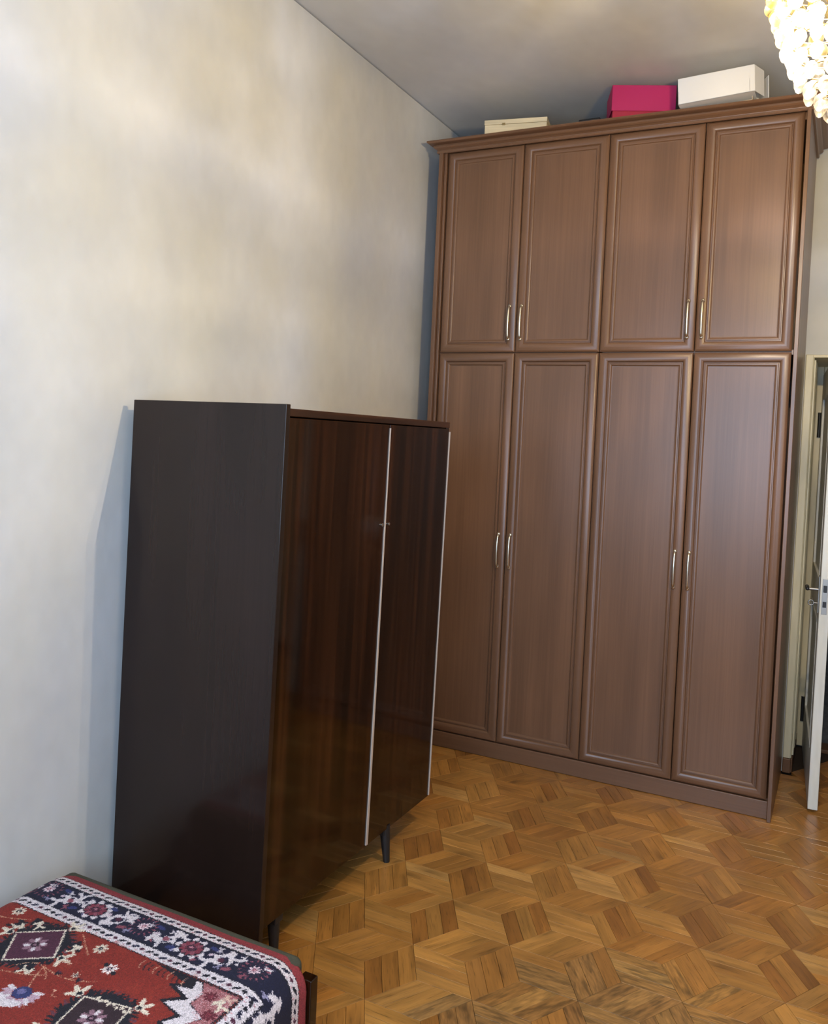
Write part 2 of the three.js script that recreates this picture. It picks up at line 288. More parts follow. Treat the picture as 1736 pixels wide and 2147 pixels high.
// ---------------------------------------------------------------- tall brown wardrobe
function doorFrame(w, h) {                                 // rings of rectangles: the moulded frame with mitred corners, front at z = 0
  const prof = [[0, -0.02], [0, -0.009], [0.0015, -0.0065], [0.005, -0.0042], [0.011, -0.0015], [0.018, 0.0012], [0.025, 0.0025], [0.032, 0.0018], [0.038, -0.0012], [0.0415, -0.0055], [0.0425, -0.0095], [0.046, -0.0098], [0.0475, -0.0065], [0.051, -0.0052], [0.055, -0.0058], [0.058, -0.0085], [0.0595, -0.012], [0.064, -0.0125]];
  const pos = [], uv = [];
  const ring = ([i, z]) => [[i, i, z], [w - i, i, z], [w - i, h - i, z], [i, h - i, z]];
  for (let k = 0; k < prof.length - 1; k++) {
    const a = ring(prof[k]), b = ring(prof[k + 1]);
    for (let s = 0; s < 4; s++) {
      const n = (s + 1) % 4, q = [a[s], a[n], b[n], a[s], b[n], b[s]];
      for (const p of q) { pos.push(...p); if (s % 2) uv.push(p[0] / 0.5, p[1] / 2); else uv.push(p[1] / 0.5, p[0] / 2); }
    }
  }
  let g = new THREE.BufferGeometry();
  g.setAttribute('position', new THREE.Float32BufferAttribute(pos, 3)); g.setAttribute('uv', new THREE.Float32BufferAttribute(uv, 2));
  g = toCreasedNormals(g, 0.7);
  const back = bx(0, w, 0, h, -0.021, -0.0195); back.deleteAttribute('uv'); const b2 = uvBox(back, 0.5, 2);
  return merge([g, b2]);
}
function bowHandle() {                                     // flat bow pull on two feet, 165 mm, upright
  const pts = []; for (let i = 0; i <= 16; i++) { const t = i / 16; pts.push(new THREE.Vector3(0, lerp(-0.078, 0.078, t), 0.004 + 0.017 * Math.pow(Math.sin(Math.PI * t), 0.35))); }
  const bow = new THREE.TubeGeometry(new THREE.CatmullRomCurve3(pts), 28, 0.0055, 8, false);
  const feet = [-1, 1].map((s) => { const c = new THREE.SphereGeometry(0.0085, 12, 8); c.scale(1, 1.2, 0.8); c.translate(0, s * 0.078, 0.003); return c; });
  return merge([bow, ...feet]);
}
{
  const wd = thing('tall_wardrobe', 'tall brown wardrobe of eight panelled doors filling the end wall', 'wardrobe', [0.94, 0, 0]);
  const OX = -0.94, X0 = 0.105, X1 = 1.782, ZR = ZB + 0.03;
  const box = (...a) => bx(a[0] + OX, a[1] + OX, ...a.slice(2));
  mesh('side_panel', uvBox(merge([box(X0, X0 + 0.02, 0.001, 2.955, ZR, 0.022, 0.002)]), 0.5, 2), M.cabinet, wd);
  mesh('side_panel', uvBox(merge([box(X1 - 0.016, X1, 0.001, 2.955, ZR, 0.026, 0.002)]), 0.5, 2), M.cabinet, wd);
  mesh('filler_strip', uvBox(box(X0 + 0.021, 0.140, 0.001, 2.955, -0.03, 0.003, 0.003), 0.5, 2, 'y', [0.3, 0]), M.cabinet, wd);
  mesh('plinth', uvBox(box(X0 + 0.02, X1 - 0.017, 0.001, 0.077, -0.03, -0.004, 0.003), 0.5, 2, 'x'), M.cabinet, wd);
  mesh('carcass', uvBox(merge([box(X0 + 0.02, X1 - 0.017, 2.925, 2.955, ZR, -0.024), box(X0 + 0.02, X1 - 0.017, 0.06, 0.08, ZR, -0.03), box(X0 + 0.02, X1 - 0.017, 1.955, 1.975, ZR, -0.024), box(X0 + 0.02, X1 - 0.017, 0.08, 2.93, ZR, ZR + 0.01), box(0.935, 0.96, 0.08, 2.93, ZR, -0.024)]), 0.5, 2, 'x'), M.cabinet, wd);
  // crown moulding: front and two returns swept with mitred corners
  {
    const prof = [[0.0, 2.947], [0.009, 2.947], [0.012, 2.951], [0.012, 2.957], [0.008, 2.9595], [0.0085, 2.962], [0.014, 2.967], [0.022, 2.970], [0.027, 2.975], [0.027, 2.979], [0.022, 2.981], [0.024, 2.984], [0.034, 2.987], [0.044, 2.9885], [0.051, 2.992], [0.053, 2.9955], [0.051, 3.001], [0.0, 3.001]];
    const pos = [], uv = [], path = (o) => [[X0 + OX - o, ZR], [X0 + OX - o, 0.012 + o], [X1 + OX + o, 0.012 + o], [X1 + OX + o, ZR]];
    for (let k = 0; k < prof.length - 1; k++) {
      const A = path(prof[k][0]), B = path(prof[k + 1][0]), ya = prof[k][1], yb = prof[k + 1][1];
      let run = 0;
      for (let s = 0; s < 3; s++) {
        const q = [[A[s], ya], [A[s + 1], ya], [B[s + 1], yb], [A[s], ya], [B[s + 1], yb], [B[s], yb]];
        for (const [P, y] of q) { pos.push(P[0], y, P[1]); uv.push(y / 0.5 + k * 0.13, (P[0] + P[1]) / 2); }
      }
    }
    const g = new THREE.BufferGeometry(); g.setAttribute('position', new THREE.Float32BufferAttribute(pos, 3)); g.setAttribute('uv', new THREE.Float32BufferAttribute(uv, 2));
    mesh('cornice', merge([toCreasedNormals(g, 0.6), uvBox(box(X0, X1, 2.957, 2.992, ZR, 0.011), 0.5, 2, 'x')]), M.cabinet, wd);
  }
  const seams = [0.1423, 0.540, 0.9495, 1.3665, 1.7585], hg = bowHandle();
  const rows = [[0.0815, 1.963, 1.013], [1.9675, 2.953, 2.107]];
  for (const [ya, yb, hy] of rows) for (let c = 0; c < 4; c++) {
    const w = seams[c + 1] - seams[c] - 0.004, h = yb - ya, d = part('door', wd); d.position.set(seams[c] + 0.002 + OX, ya, 0);
    mesh('door_frame', doorFrame(w, h), M.cabinet, d);
    mesh('panel', uvBox(bx(0.0635, w - 0.0635, 0.0635, h - 0.0635, -0.019, -0.0122), 0.5, 2, 'y', [rnd(), rnd()]), M.cabinet, d);
    const hm = mesh('handle', hg, M.metal, d); hm.userData.label = 'pale metal bow handle';
    hm.position.set(c % 2 ? 0.026 : w - 0.030, hy - ya, 0.002);
  }
}

// ---------------------------------------------------------------- dark lacquered cabinet against the left wall
{
  const cb = thing('dark_cabinet', 'low glossy dark-brown two-door cabinet on short legs by the pale wall', 'cabinet', [0.018, 0, 1.38]);
  const LEAN = 0.0128; const lean = new THREE.Matrix4().set(1, LEAN, 0, 0, 0, 1, 0, 0, 0, 0, 1, 0, 0, 0, 0, 1);
  const yb = 0.1265, yt = 1.606, D = 0.56, z0 = 0.8303 - 1.38, z1 = 1.928 - 1.38;   // local x from the wall
  const put = (name, g, mat, parent = cb) => { g.applyMatrix4(lean); return mesh(name, g, mat, parent); };
  put('side_panel', uvBox(bx(0, D + 0.004, 0.05, yt + 0.008, z1 - 0.02, z1, 0.002), 0.6, 1.7), M.darkSide);
  put('side_panel', uvBox(bx(0, D - 0.002, yb, yt - 0.004, z0, z0 + 0.02, 0.002), 0.6, 1.7), M.darkSide);
  put('top_panel', uvBox(bx(0, D - 0.001, yt - 0.026, yt - 0.003, z0 - 0.004, z1 - 0.0205, 0.003), 0.6, 1.7, 'z'), M.darkEdge);
  put('bottom_panel', uvBox(bx(0, D - 0.02, yb + 0.002, yb + 0.02, z0 + 0.0205, z1 - 0.0205, 0.002), 0.6, 1.7, 'z'), M.dark);
  put('back_panel', uvBox(bx(0.002, 0.008, yb, yt - 0.027, z0 + 0.0205, z1 - 0.0205), 0.6, 1.7), M.darkEdge);
  const zm = 1.315 - 1.38;                                 // joint between the doors
  const leafs = [[zm + 0.002, z1 - 0.021, 0.2], [z0 + 0.001, zm - 0.002, 0.7]];
  for (const [a, b, off] of leafs) {
    const d = part('door', cb);
    put('door_panel', uvBox(bx(D - 0.019, D, yb - 0.001, yt - 0.029, a, b, 0.0025), 0.6, 1.7, 'y', [off, off]), M.dark, d);
    // worn pale edge that widens towards the bottom
    const e = new THREE.BoxGeometry(0.006, yt - yb - 0.045, 0.01, 1, 20, 1), p = e.attributes.position;
    for (let i = 0; i < p.count; i++) { const t = 0.5 - p.getY(i) / (yt - yb - 0.045); const wob = 0.0006 * Math.sin(p.getY(i) * 19 + off * 7) ; const w = lerp(0.0018, off < 0.5 ? 0.0115 : 0.006, Math.pow(t, 0.8)) + wob; p.setZ(i, (p.getZ(i) > 0 ? w : 0)); }
    e.computeVertexNormals(); e.translate(D + 0.001, (yb + yt) / 2 - 0.018, off < 0.5 ? a - 0.001 : a - 0.003);
    const em = put('edge_strip', e, M.strip, d); em.userData.label = 'worn pale strip along the door edge';
    if (off < 0.5) { const kh = new THREE.CylinderGeometry(0.006, 0.006, 0.004, 14); kh.rotateZ(Math.PI / 2); kh.translate(D + 0.003, 1.238, a + 0.022); put('keyhole', kh, M.metal, d); }
    else { const kh = new THREE.CylinderGeometry(0.005, 0.005, 0.004, 14); kh.rotateZ(Math.PI / 2); kh.translate(D + 0.003, 1.238, b - 0.02); put('keyhole', kh, M.metal, d); }
  }
  for (const zz of [1.16 - 1.38, z1 - 0.11]) put('leg_rail', uvBox(bx(0.03, D - 0.005, yb - 0.026, yb, zz - 0.02, zz + 0.02, 0.003), 0.6, 1.7, 'x'), M.black);
  for (const [lx, lz, sx, sz] of [[0.535, z1 - 0.11, 1, 1], [0.545, 1.16 - 1.38, 1, -1], [0.07, z1 - 0.11, -0.4, 1], [0.07, 1.16 - 1.38, -0.4, -1]]) {
    const g = new THREE.CylinderGeometry(0.021, 0.012, yb + 0.012, 16); const p = g.attributes.position;
    for (let i = 0; i < p.count; i++) { const t = 0.5 - p.getY(i) / (yb + 0.012); p.setX(i, p.getX(i) + sx * 0.012 * t); p.setZ(i, p.getZ(i) + sz * 0.006 * t); }
    g.computeVertexNormals(); g.translate(lx, (yb + 0.012) / 2 - 0.0, lz); mesh('leg', only(g), M.black, cb);
  }
}

// ---------------------------------------------------------------- divan bed and the rug over it
{
  const bed = thing('divan_bed', 'low divan bed with a green mattress under the patterned rug', 'bed', [0.48, 0, 3.1]);
  const b = (x0, x1, y0, y1, z0, z1, r) => bx(x0 - 0.48, x1 - 0.48, y0, y1, z0 - 3.1, z1 - 3.1, r);
  mesh('base', uvBox(merge([b(0.035, 0.88, 0.06, 0.155, 2.19, 4.0, 0.006)]), 0.6, 1.7, 'z'), M.darkSide, bed);
  mesh('mattress', uvBox(b(0.112, 0.893, 0.155, 0.290, 2.166, 4.02, 0.022), 0.25, 0.25), M.green, bed);
  for (const x of [0.05, 0.84]) for (const z of [2.24, 3.93]) mesh('leg', uvBox(b(x, x + 0.04, 0, 0.062, z - 0.02, z + 0.02, 0.003), 0.6, 1.7), M.black, bed);
  mesh('corner_post', uvBox(b(0.893, 0.93, 0.0, 0.252, 2.165, 2.195, 0.003), 0.6, 1.7), M.dark, bed);
}
{
  // ---- rug print: metres, U across (x), V away from the far edge
  const U0 = -0.02, U1 = 1.057, V1 = 1.82, S = 1060, cw = Math.round((U1 - U0) * S), chh = Math.round(V1 * S);
  const cv = document.createElement('canvas'); cv.width = cw; cv.height = chh;
  const c = cv.getContext('2d');
  c.scale(S, S); c.translate(-U0, 0);
  const RED = '#81261c', RED2 = '#963424', NAVY = '#15152e', INK = '#15131f', WHITE = '#d6ccd0', CREAM = '#d8cbb8', PLUM = '#4b2236', ROSE = '#8a4a58', PINK = '#b9808a', BLUE = '#2f3566';
  c.fillStyle = RED; c.fillRect(U0, 0, U1 - U0, V1);
  const inset = (i, col) => { c.fillStyle = col; c.fillRect(U0, i, U1 - i - U0, V1 - 2 * i); };
  inset(0.0, '#8c3238'); inset(0.032, INK); inset(0.0335, WHITE); inset(0.0615, INK); inset(0.0665, NAVY); inset(0.152, INK); inset(0.1545, WHITE); inset(0.186, INK); inset(0.1885, RED);
  const poly = (pts, col) => { c.fillStyle = col; c.beginPath(); pts.forEach(([x, y], i) => i ? c.lineTo(x, y) : c.moveTo(x, y)); c.closePath(); c.fill(); };
  const ell = (x, y, a, b2, rot, col) => { c.fillStyle = col; c.beginPath(); c.ellipse(x, y, a, b2, rot, 0, Math.PI * 2); c.fill(); };
  const line = (pts, w, col) => { c.strokeStyle = col; c.lineWidth = w; c.lineCap = 'round'; c.lineJoin = 'round'; c.beginPath(); pts.forEach(([x, y], i) => i ? c.lineTo(x, y) : c.moveTo(x, y)); c.stroke(); };
  const curve = (a, b2, d, w, col) => { c.strokeStyle = col; c.lineWidth = w; c.lineCap = 'round'; c.beginPath(); c.moveTo(...a); c.quadraticCurveTo(...b2, ...d); c.stroke(); };
  // guard stripes: slanting leaves and dots
  const guard = (v, from, to, along, flip) => { let k = 0; for (let s = from; s < to; s += 0.0215, k++) { const x = along ? v : s, y = along ? s : v; const j = rr(-0.001, 0.001);
    if (k % 2) poly([[x - 0.0075, y], [x, y - 0.0065], [x + 0.0075, y], [x, y + 0.0065]], k % 4 === 1 ? INK : PLUM); else ell(x, y + j, 0.0105, 0.0038, (along ? 1.2 : -0.5) * flip, k % 4 ? NAVY : INK); ell(x + (along ? -0.011 : 0.011), y + (along ? 0.011 : 0.009), 0.002, 0.002, 0, PINK); } };
  guard(0.0475, U0, U1 - 0.045, false, 1); guard(0.170, U0, U1 - 0.17, false, 1);
  guard(U1 - 0.0475, 0.05, V1 - 0.05, true, 1); guard(U1 - 0.170, 0.18, V1 - 0.18, true, 1);
  const rosette = (x, y, r, petal, core, n = 8, q = 0.55) => { for (let i = 0; i < n; i++) { const a = i / n * Math.PI * 2 + 0.2; ell(x + Math.cos(a) * r * 0.62, y + Math.sin(a) * r * 0.62, r * 0.36, r * 0.2, a, petal); } ell(x, y, r * 0.32, r * 0.32, 0, core); ell(x, y, r * 0.13, r * 0.13, 0, petal); };
  const fringe = (x, y, r, col, n = 18) => { for (let i = 0; i < n; i++) { const a = i / n * Math.PI * 2; ell(x + Math.cos(a) * r, y + Math.sin(a) * r, r * 0.16, r * 0.07, a, col); } };
  function leafSpray(x, y, s, a, col) { c.save(); c.translate(x, y); c.rotate(a); c.scale(s, s); for (const [lx, ly, la, lb, rot] of [[0, 0, 0.016, 0.006, 0.3], [0.012, -0.010, 0.011, 0.0045, -0.9], [-0.012, 0.008, 0.012, 0.005, 1.2], [0.016, 0.008, 0.010, 0.004, 0.9], [-0.014, -0.008, 0.010, 0.0045, -0.4]]) ell(lx, ly, la, lb, rot, col); curve([-0.02, 0.014], [0, 0.004], [0.022, -0.014], 0.003, col); c.restore(); }
  function bigFlower(x, y, s, a) { c.save(); c.translate(x, y); c.rotate(a); c.scale(s, s);
    for (let i = 0; i < 9; i++) { const t = i / 9 * Math.PI * 2; ell(Math.cos(t) * 0.027, Math.sin(t) * 0.022, 0.011, 0.007, t, WHITE); } ell(0, 0, 0.027, 0.022, 0, INK);
    for (let i = 0; i < 11; i++) { const t = i / 11 * Math.PI * 2; ell(Math.cos(t) * 0.018, Math.sin(t) * 0.015, 0.007, 0.0048, t, i % 2 ? ROSE : '#7c2f40'); } ell(0, 0, 0.009, 0.008, 0, PLUM); ell(-0.002, -0.001, 0.004, 0.003, 0, PINK); c.restore(); }
  const smallFlower = (x, y, s) => { fringe(x, y, 0.03 * s, ROSE, 16); fringe(x, y, 0.021 * s, PLUM, 12); rosette(x, y, 0.015 * s, '#e0c4cb', ROSE, 8); };
  // main border, far side
  for (let i = 0; i < 26; i++) leafSpray(0.02 + i * 0.035, 0.108 + 0.026 * (i % 2 ? 1 : -1) + rr(-0.004, 0.004), 0.5, rr(0, 6), i % 4 === 3 ? ROSE : i % 4 === 1 ? '#8f8aa6' : WHITE);
  const curl = (x, y, r, a0, col) => { c.strokeStyle = col; c.lineWidth = 0.0042; c.lineCap = 'round'; c.beginPath(); c.arc(x, y, r, a0, a0 + 3.9); c.stroke(); ell(x + Math.cos(a0 + 3.9) * r, y + Math.sin(a0 + 3.9) * r, 0.006, 0.0045, a0, col); };
  for (const x of [0.008, 0.340, 0.655]) { const y = 0.107; bigFlower(x, y, 1.25, 0.25); }
  for (const x of [0.164, 0.497, 0.835]) { const y = 0.1; smallFlower(x, y, 1.1); }
  for (const [x, k] of [[0.088, 0], [0.25, 1], [0.418, 2], [0.575, 3], [0.742, 4]]) { const y = 0.106; leafSpray(x - 0.016, y + 0.016, 1.25, k * 2.1 + 0.3, WHITE); leafSpray(x + 0.02, y - 0.016, 1.15, -k * 1.3 - 0.4, WHITE); curl(x + 0.004, y + 0.004, 0.016, k * 1.7, WHITE); ell(x + 0.004, y + 0.004, 0.009, 0.008, 0.5, k % 2 ? ROSE : PLUM); ell(x + 0.034, y + 0.024, 0.013, 0.007, -0.4, k % 2 ? BLUE : ROSE); ell(x - 0.036, y - 0.024, 0.013, 0.006, 0.2, BLUE); ell(x - 0.03, y - 0.002, 0.006, 0.006, 0, '#c9b6c2'); ell(x + 0.045, y - 0.002, 0.006, 0.004, 0.6, WHITE); }
  leafSpray(0.925, 0.13, 1.35, 1.1, WHITE); leafSpray(0.935, 0.185, 1.3, 0.2, WHITE); curl(0.945, 0.155, 0.014, 1, WHITE);
  { let k = 0; for (let y = 0.24; y < V1 - 0.1; y += 0.157, k++) { const x = U1 - 0.108; if (k % 2) smallFlower(x, y, 1); else bigFlower(x, y, 1.1, 1.7); leafSpray(x + 0.01, y + 0.055, 0.95, k + 1.9, WHITE); leafSpray(x - 0.012, y + 0.1, 0.85, -k + 0.6, WHITE); ell(x, y + 0.078, 0.012, 0.008, 0.5, ROSE); } }
  // field: mottled red pile
  for (let i = 0; i < 900; i++) { const x = rr(U0, U1 - 0.19), y = rr(0.19, V1 - 0.19); c.globalAlpha = 0.25; ell(x, y, rr(0.006, 0.02), rr(0.004, 0.01), rr(0, 3), rnd() < 0.5 ? RED2 : '#7a1f1a'); } c.globalAlpha = 1;
  const vine = (a, b2, d) => curve(a, b2, d, 0.0022, '#c79a7c');
  const blossom = (x, y, r, p = CREAM, k = INK) => rosette(x, y, r, p, k, 8);
  function medallion(x, y, s, a, core) { c.save(); c.translate(x, y); c.rotate(a); c.scale(s, s);
    for (let i = 0; i < 44; i++) { const t = i / 44 * Math.PI * 2; ell(Math.cos(t) * 0.07, Math.sin(t) * 0.068, 0.011, 0.003, t + 0.5, i % 3 ? INK : '#5a3040'); } poly([[-0.07, -0.004], [-0.05, -0.05], [0, -0.07], [0.05, -0.05], [0.07, 0], [0.05, 0.05], [0, 0.07], [-0.05, 0.05]], INK);
    for (const [dx, dy, t] of [[0.062, 0.05, 0.7], [-0.062, 0.05, 2.4], [0.062, -0.05, -0.7], [-0.062, -0.05, -2.4]]) { for (let i = -1; i <= 1; i++) ell(dx + Math.cos(t + i * 1.1) * 0.014, dy + Math.sin(t + i * 1.1) * 0.014, 0.013, 0.005, t + i * 1.1, CREAM); ell(dx, dy, 0.009, 0.009, 0, CREAM); ell(dx, dy, 0.005, 0.005, 0, INK); }
    const sq = [[-0.048, -0.046], [0.048, -0.046], [0.048, 0.046], [-0.048, 0.046]]; poly(sq, core); line([...sq, sq[0]], 0.0042, CREAM);
    for (let i = 0; i < 7; i++) for (const q of [-1, 1]) { ell(-0.045 + i * 0.015, q * 0.061, 0.0035, 0.009, q * 0.4, INK); }
    rosette(0, 0, 0.026, '#8a6674', '#2a1624', 8); for (let i = 0; i < 4; i++) { const t = i * Math.PI / 2; ell(Math.cos(t) * 0.016, Math.sin(t) * 0.016, 0.007, 0.0045, t, WHITE); } c.restore(); }
  medallion(0.335, 0.285, 1.18, -0.62, PLUM); medallion(0.12, 0.36, 1.12, -0.62, '#2a2336'); for (const [x, y, a] of [[0.245, 0.33, 0.4], [0.23, 0.25, 2], [0.42, 0.245, 1], [0.39, 0.355, 2.6], [0.27, 0.22, 0.2]]) { leafSpray(x, y, 1.0, a, INK); leafSpray(x + 0.008, y + 0.006, 0.8, a + 0.6, CREAM); }
  blossom(0.186, 0.209, 0.019); blossom(0.478, 0.219, 0.019); blossom(0.552, 0.262, 0.02, '#e6dad6', '#2a1830'); for (const [x, y] of [[0.535, 0.255], [0.57, 0.27]]) ell(x, y, 0.008, 0.006, 0.6, INK);
  vine([0.42, 0.33], [0.5, 0.35], [0.56, 0.31]); vine([0.42, 0.33], [0.44, 0.40], [0.5, 0.45]); vine([0.30, 0.40], [0.40, 0.38], [0.45, 0.35]); vine([0.40, 0.20], [0.44, 0.23], [0.47, 0.25]); vine([0.25, 0.52], [0.40, 0.50], [0.55, 0.52]); vine([0.36, 0.36], [0.40, 0.30], [0.46, 0.36]); vine([0.1, 0.25], [0.17, 0.26], [0.24, 0.22]);
  // fill of the field: sprigs, buds and hooked tendrils
  const free = (x, y) => [[0.335, 0.285, 0.1], [0.12, 0.36, 0.1], [0.645, 0.4, 0.11], [0.455, 0.42, 0.07], [0.186, 0.209, 0.03], [0.478, 0.219, 0.03], [0.552, 0.262, 0.035]].every(([a, b2, r]) => Math.hypot(x - a, y - b2) > r) && !(x > 0.6 && y < 0.3) && !(x > 0.72 && y < 0.46);
  for (let i = 0, n = 0; n < 150 && i < 4000; i++) { const x = rr(U0 + 0.02, U1 - 0.21), y = rr(0.2, V1 - 0.2); if (!free(x, y)) continue; n++; const a = rr(0, 6.28), t = rnd();
    if (t < 0.45) { curve([x, y], [x + Math.cos(a) * 0.014, y + Math.sin(a) * 0.014], [x + Math.cos(a + 1) * 0.026, y + Math.sin(a + 1) * 0.022], 0.0022, '#c08a70'); ell(x + Math.cos(a + 1) * 0.026, y + Math.sin(a + 1) * 0.022, 0.0045, 0.003, a, '#d0a890'); }
    else if (t < 0.8) { ell(x, y, 0.008, 0.0035, a, INK); ell(x + Math.cos(a + 1.6) * 0.006, y + Math.sin(a + 1.6) * 0.006, 0.006, 0.0028, a + 0.5, PLUM); }
    else rosette(x, y, 0.011, t < 0.9 ? CREAM : '#c48f9a', INK, 6); }
  // palmette
  for (let i = 0; i < 13; i++) { const t = -0.4 + i * 0.3; ell(0.455 + Math.cos(t) * 0.035, 0.416 + Math.sin(t) * 0.035, 0.014, 0.006, t, i % 3 ? '#b79aa8' : WHITE); } ell(0.455, 0.416, 0.022, 0.02, 0, BLUE); ell(0.45, 0.414, 0.01, 0.009, 0, '#6a6490'); for (let i = 0; i < 5; i++) ell(0.425 + i * 0.012, 0.458 - Math.abs(i - 2) * 0.004, 0.008, 0.014, (i - 2) * 0.3, WHITE);
  medallion(0.645, 0.40, 1.2, -0.2, '#2c1a22'); for (let i = 0; i < 9; i++) { const x = 0.6 + i * 0.0115; poly([[x, 0.345 + (i % 2) * 0.006], [x + 0.006, 0.339 + (i % 2) * 0.006], [x + 0.012, 0.345 + (i % 2) * 0.006], [x + 0.006, 0.351 + (i % 2) * 0.006]], CREAM); }
  // corner spandrel: white serrated leaf against rose and brown
  poly([[0.62, 0.190], [0.867, 0.190], [0.867, 0.46], [0.84, 0.43], [0.80, 0.40], [0.815, 0.36], [0.765, 0.34], [0.785, 0.305], [0.72, 0.285], [0.755, 0.255], [0.70, 0.235], [0.735, 0.215]], INK);
  poly([[0.66, 0.196], [0.75, 0.196], [0.76, 0.222], [0.72, 0.232], [0.775, 0.252], [0.735, 0.285], [0.80, 0.302], [0.775, 0.335], [0.835, 0.356], [0.815, 0.395], [0.864, 0.43], [0.864, 0.36], [0.82, 0.318], [0.84, 0.285], [0.785, 0.262], [0.79, 0.225], [0.765, 0.196]], WHITE);
  poly([[0.765, 0.193], [0.864, 0.193], [0.864, 0.36], [0.822, 0.316], [0.842, 0.285], [0.787, 0.26], [0.792, 0.225]], '#96585c');
  for (let i = 0; i < 16; i++) line([[0.785 + i * 0.005, 0.20], [0.785 + i * 0.005, 0.25 + i * 0.006]], 0.0012, '#c99aa0');
  rosette(0.81, 0.222, 0.017, '#5c1c28', '#7c2f3c', 8); rosette(0.845, 0.27, 0.018, '#5c1c28', '#7c2f3c', 8); leafSpray(0.846, 0.235, 0.9, 0.8, CREAM); leafSpray(0.85, 0.21, 0.7, 0.2, '#c9a89a');
  for (let i = 0; i < 11; i++) curve([0.60 + i * 0.014, 0.197], [0.592 + i * 0.014, 0.212], [0.604 + i * 0.014, 0.225], 0.0025, i % 3 ? INK : '#b98a74');
  // repeats further along the field, towards the foot of the bed
  for (let k = 1; k < 4; k++) { const y = 0.42 + k * 0.34; medallion(0.335, y, 1.0, -0.62, PLUM); medallion(0.66, y + 0.1, 1.0, -0.2, '#2c1a22'); blossom(0.2, y + 0.1, 0.02); blossom(0.5, y - 0.06, 0.02); blossom(0.78, y - 0.05, 0.02); vine([0.2, y], [0.4, y + 0.12], [0.55, y + 0.1]); }
  // woven rib and loose pile
  for (let i = 0; i < 26000; i++) { c.globalAlpha = 0.1; c.fillStyle = rnd() < 0.5 ? '#000' : '#fff'; c.fillRect(rr(U0, U1), rr(0, V1), 0.003, 0.0012); } c.globalAlpha = 1;
  { // knots: every 2 x 2 pixels take the colour found a little to the side, so that outlines come out stepped and woven
    const src = c.getImageData(0, 0, cw, chh), out = c.createImageData(cw, chh), A = src.data, B = out.data;
    for (let y = 0; y < chh; y += 2) for (let x = 0; x < cw; x += 2) {
      const sx = clamp(x + Math.round(rr(-2.2, 2.2)), 0, cw - 1), sy = clamp(y + Math.round(rr(-2.2, 2.2)), 0, chh - 1), k = (sy * cw + sx) * 4, f = rr(0.82, 1.12);
      for (let j = 0; j < 2; j++) for (let i = 0; i < 2; i++) if (x + i < cw && y + j < chh) { const q = ((y + j) * cw + x + i) * 4; for (let n = 0; n < 3; n++) B[q + n] = Math.min(255, A[k + n] * f); B[q + 3] = 255; }
    }
    c.putImageData(out, 0, 0);
  }
  const rugTex = new THREE.CanvasTexture(cv); rugTex.colorSpace = THREE.SRGBColorSpace; rugTex.flipY = false; rugTex.magFilter = THREE.LinearFilter;
  const pile = makeTex(256, 256, (u, v) => hash((u * 256) | 0, (v * 256) | 0, 77), false); pile.repeat.set(6, 9);
  const rugMat = phy({ map: rugTex, roughness: 0.95, bumpMap: pile, bumpScale: 0.0012, sheen: 0.25, sheenRoughness: 0.6 });
  // ---- draped surface
  const YT = 0.2925, R = 0.06, XR = 0.852, XL = 0.155, ZF0 = 2.19, th = 0.008, nu = 90, nv = 110;
  const lift = (U, V) => 0.0035 * Math.sin(U * 9 + V * 4) * Math.sin(V * 6 + 1) ;
  function P(U, V, h) {
    let x, y, nx = 0, ny = 1;
    const vv = V < 0.07 ? 0.07 - V : 0, edge = vv * vv * 2.6;
    if (U > XR) { const a = Math.min((U - XR) / R, Math.PI / 2), ex = Math.max(0, U - XR - R * Math.PI / 2); nx = Math.sin(a); ny = Math.cos(a); x = XR + R * nx; y = YT - R + R * ny - ex; x += ex * 0.04; }
    else if (U < XL) { const a = Math.min((XL - U) / R, Math.PI / 2), ex = Math.max(0, XL - U - R * Math.PI / 2); nx = -Math.sin(a); ny = Math.cos(a); x = XL + R * nx; y = YT - R + R * ny - ex; }
    else { x = U; y = YT; }
    const off = h + Math.abs(lift(U, V)) * 0.4;
    const corner = U > XR ? Math.min(1, (U - XR) / 0.12) : 0;  // the loose corner swings back a little
    return [x + nx * off, y + ny * off - edge, ZF0 + V + corner * 0.012 * Math.max(0, 1 - V / 0.2) * 1.0];
  }
  const UA = 0.0, pos = [], uv = [], idx = [];
  for (const h of [th, 0.0005]) for (let j = 0; j <= nv; j++) for (let i = 0; i <= nu; i++) { const U = lerp(UA, U1, i / nu), V = V1 * Math.pow(j / nv, 1.3); pos.push(...P(U, V, h)); uv.push((U - U0) / (U1 - U0), V / V1); }
  const at = (s, i, j) => s * (nu + 1) * (nv + 1) + j * (nu + 1) + i;
  for (let j = 0; j < nv; j++) for (let i = 0; i < nu; i++) { idx.push(at(0, i, j), at(0, i, j + 1), at(0, i + 1, j), at(0, i + 1, j), at(0, i, j + 1), at(0, i + 1, j + 1)); idx.push(at(1, i, j), at(1, i + 1, j), at(1, i, j + 1), at(1, i + 1, j), at(1, i + 1, j + 1), at(1, i, j + 1)); }
  for (let i = 0; i < nu; i++) for (const j of [0, nv]) { const a = at(0, i, j), b2 = at(0, i + 1, j), d = at(1, i, j), e2 = at(1, i + 1, j); if (j === 0) idx.push(a, b2, d, b2, e2, d); else idx.push(a, d, b2, b2, d, e2); }
  for (let j = 0; j < nv; j++) for (const i of [0, nu]) { const a = at(0, i, j), b2 = at(0, i, j + 1), d = at(1, i, j), e2 = at(1, i, j + 1); if (i === 0) idx.push(a, d, b2, b2, d, e2); else idx.push(a, b2, d, b2, e2, d); }
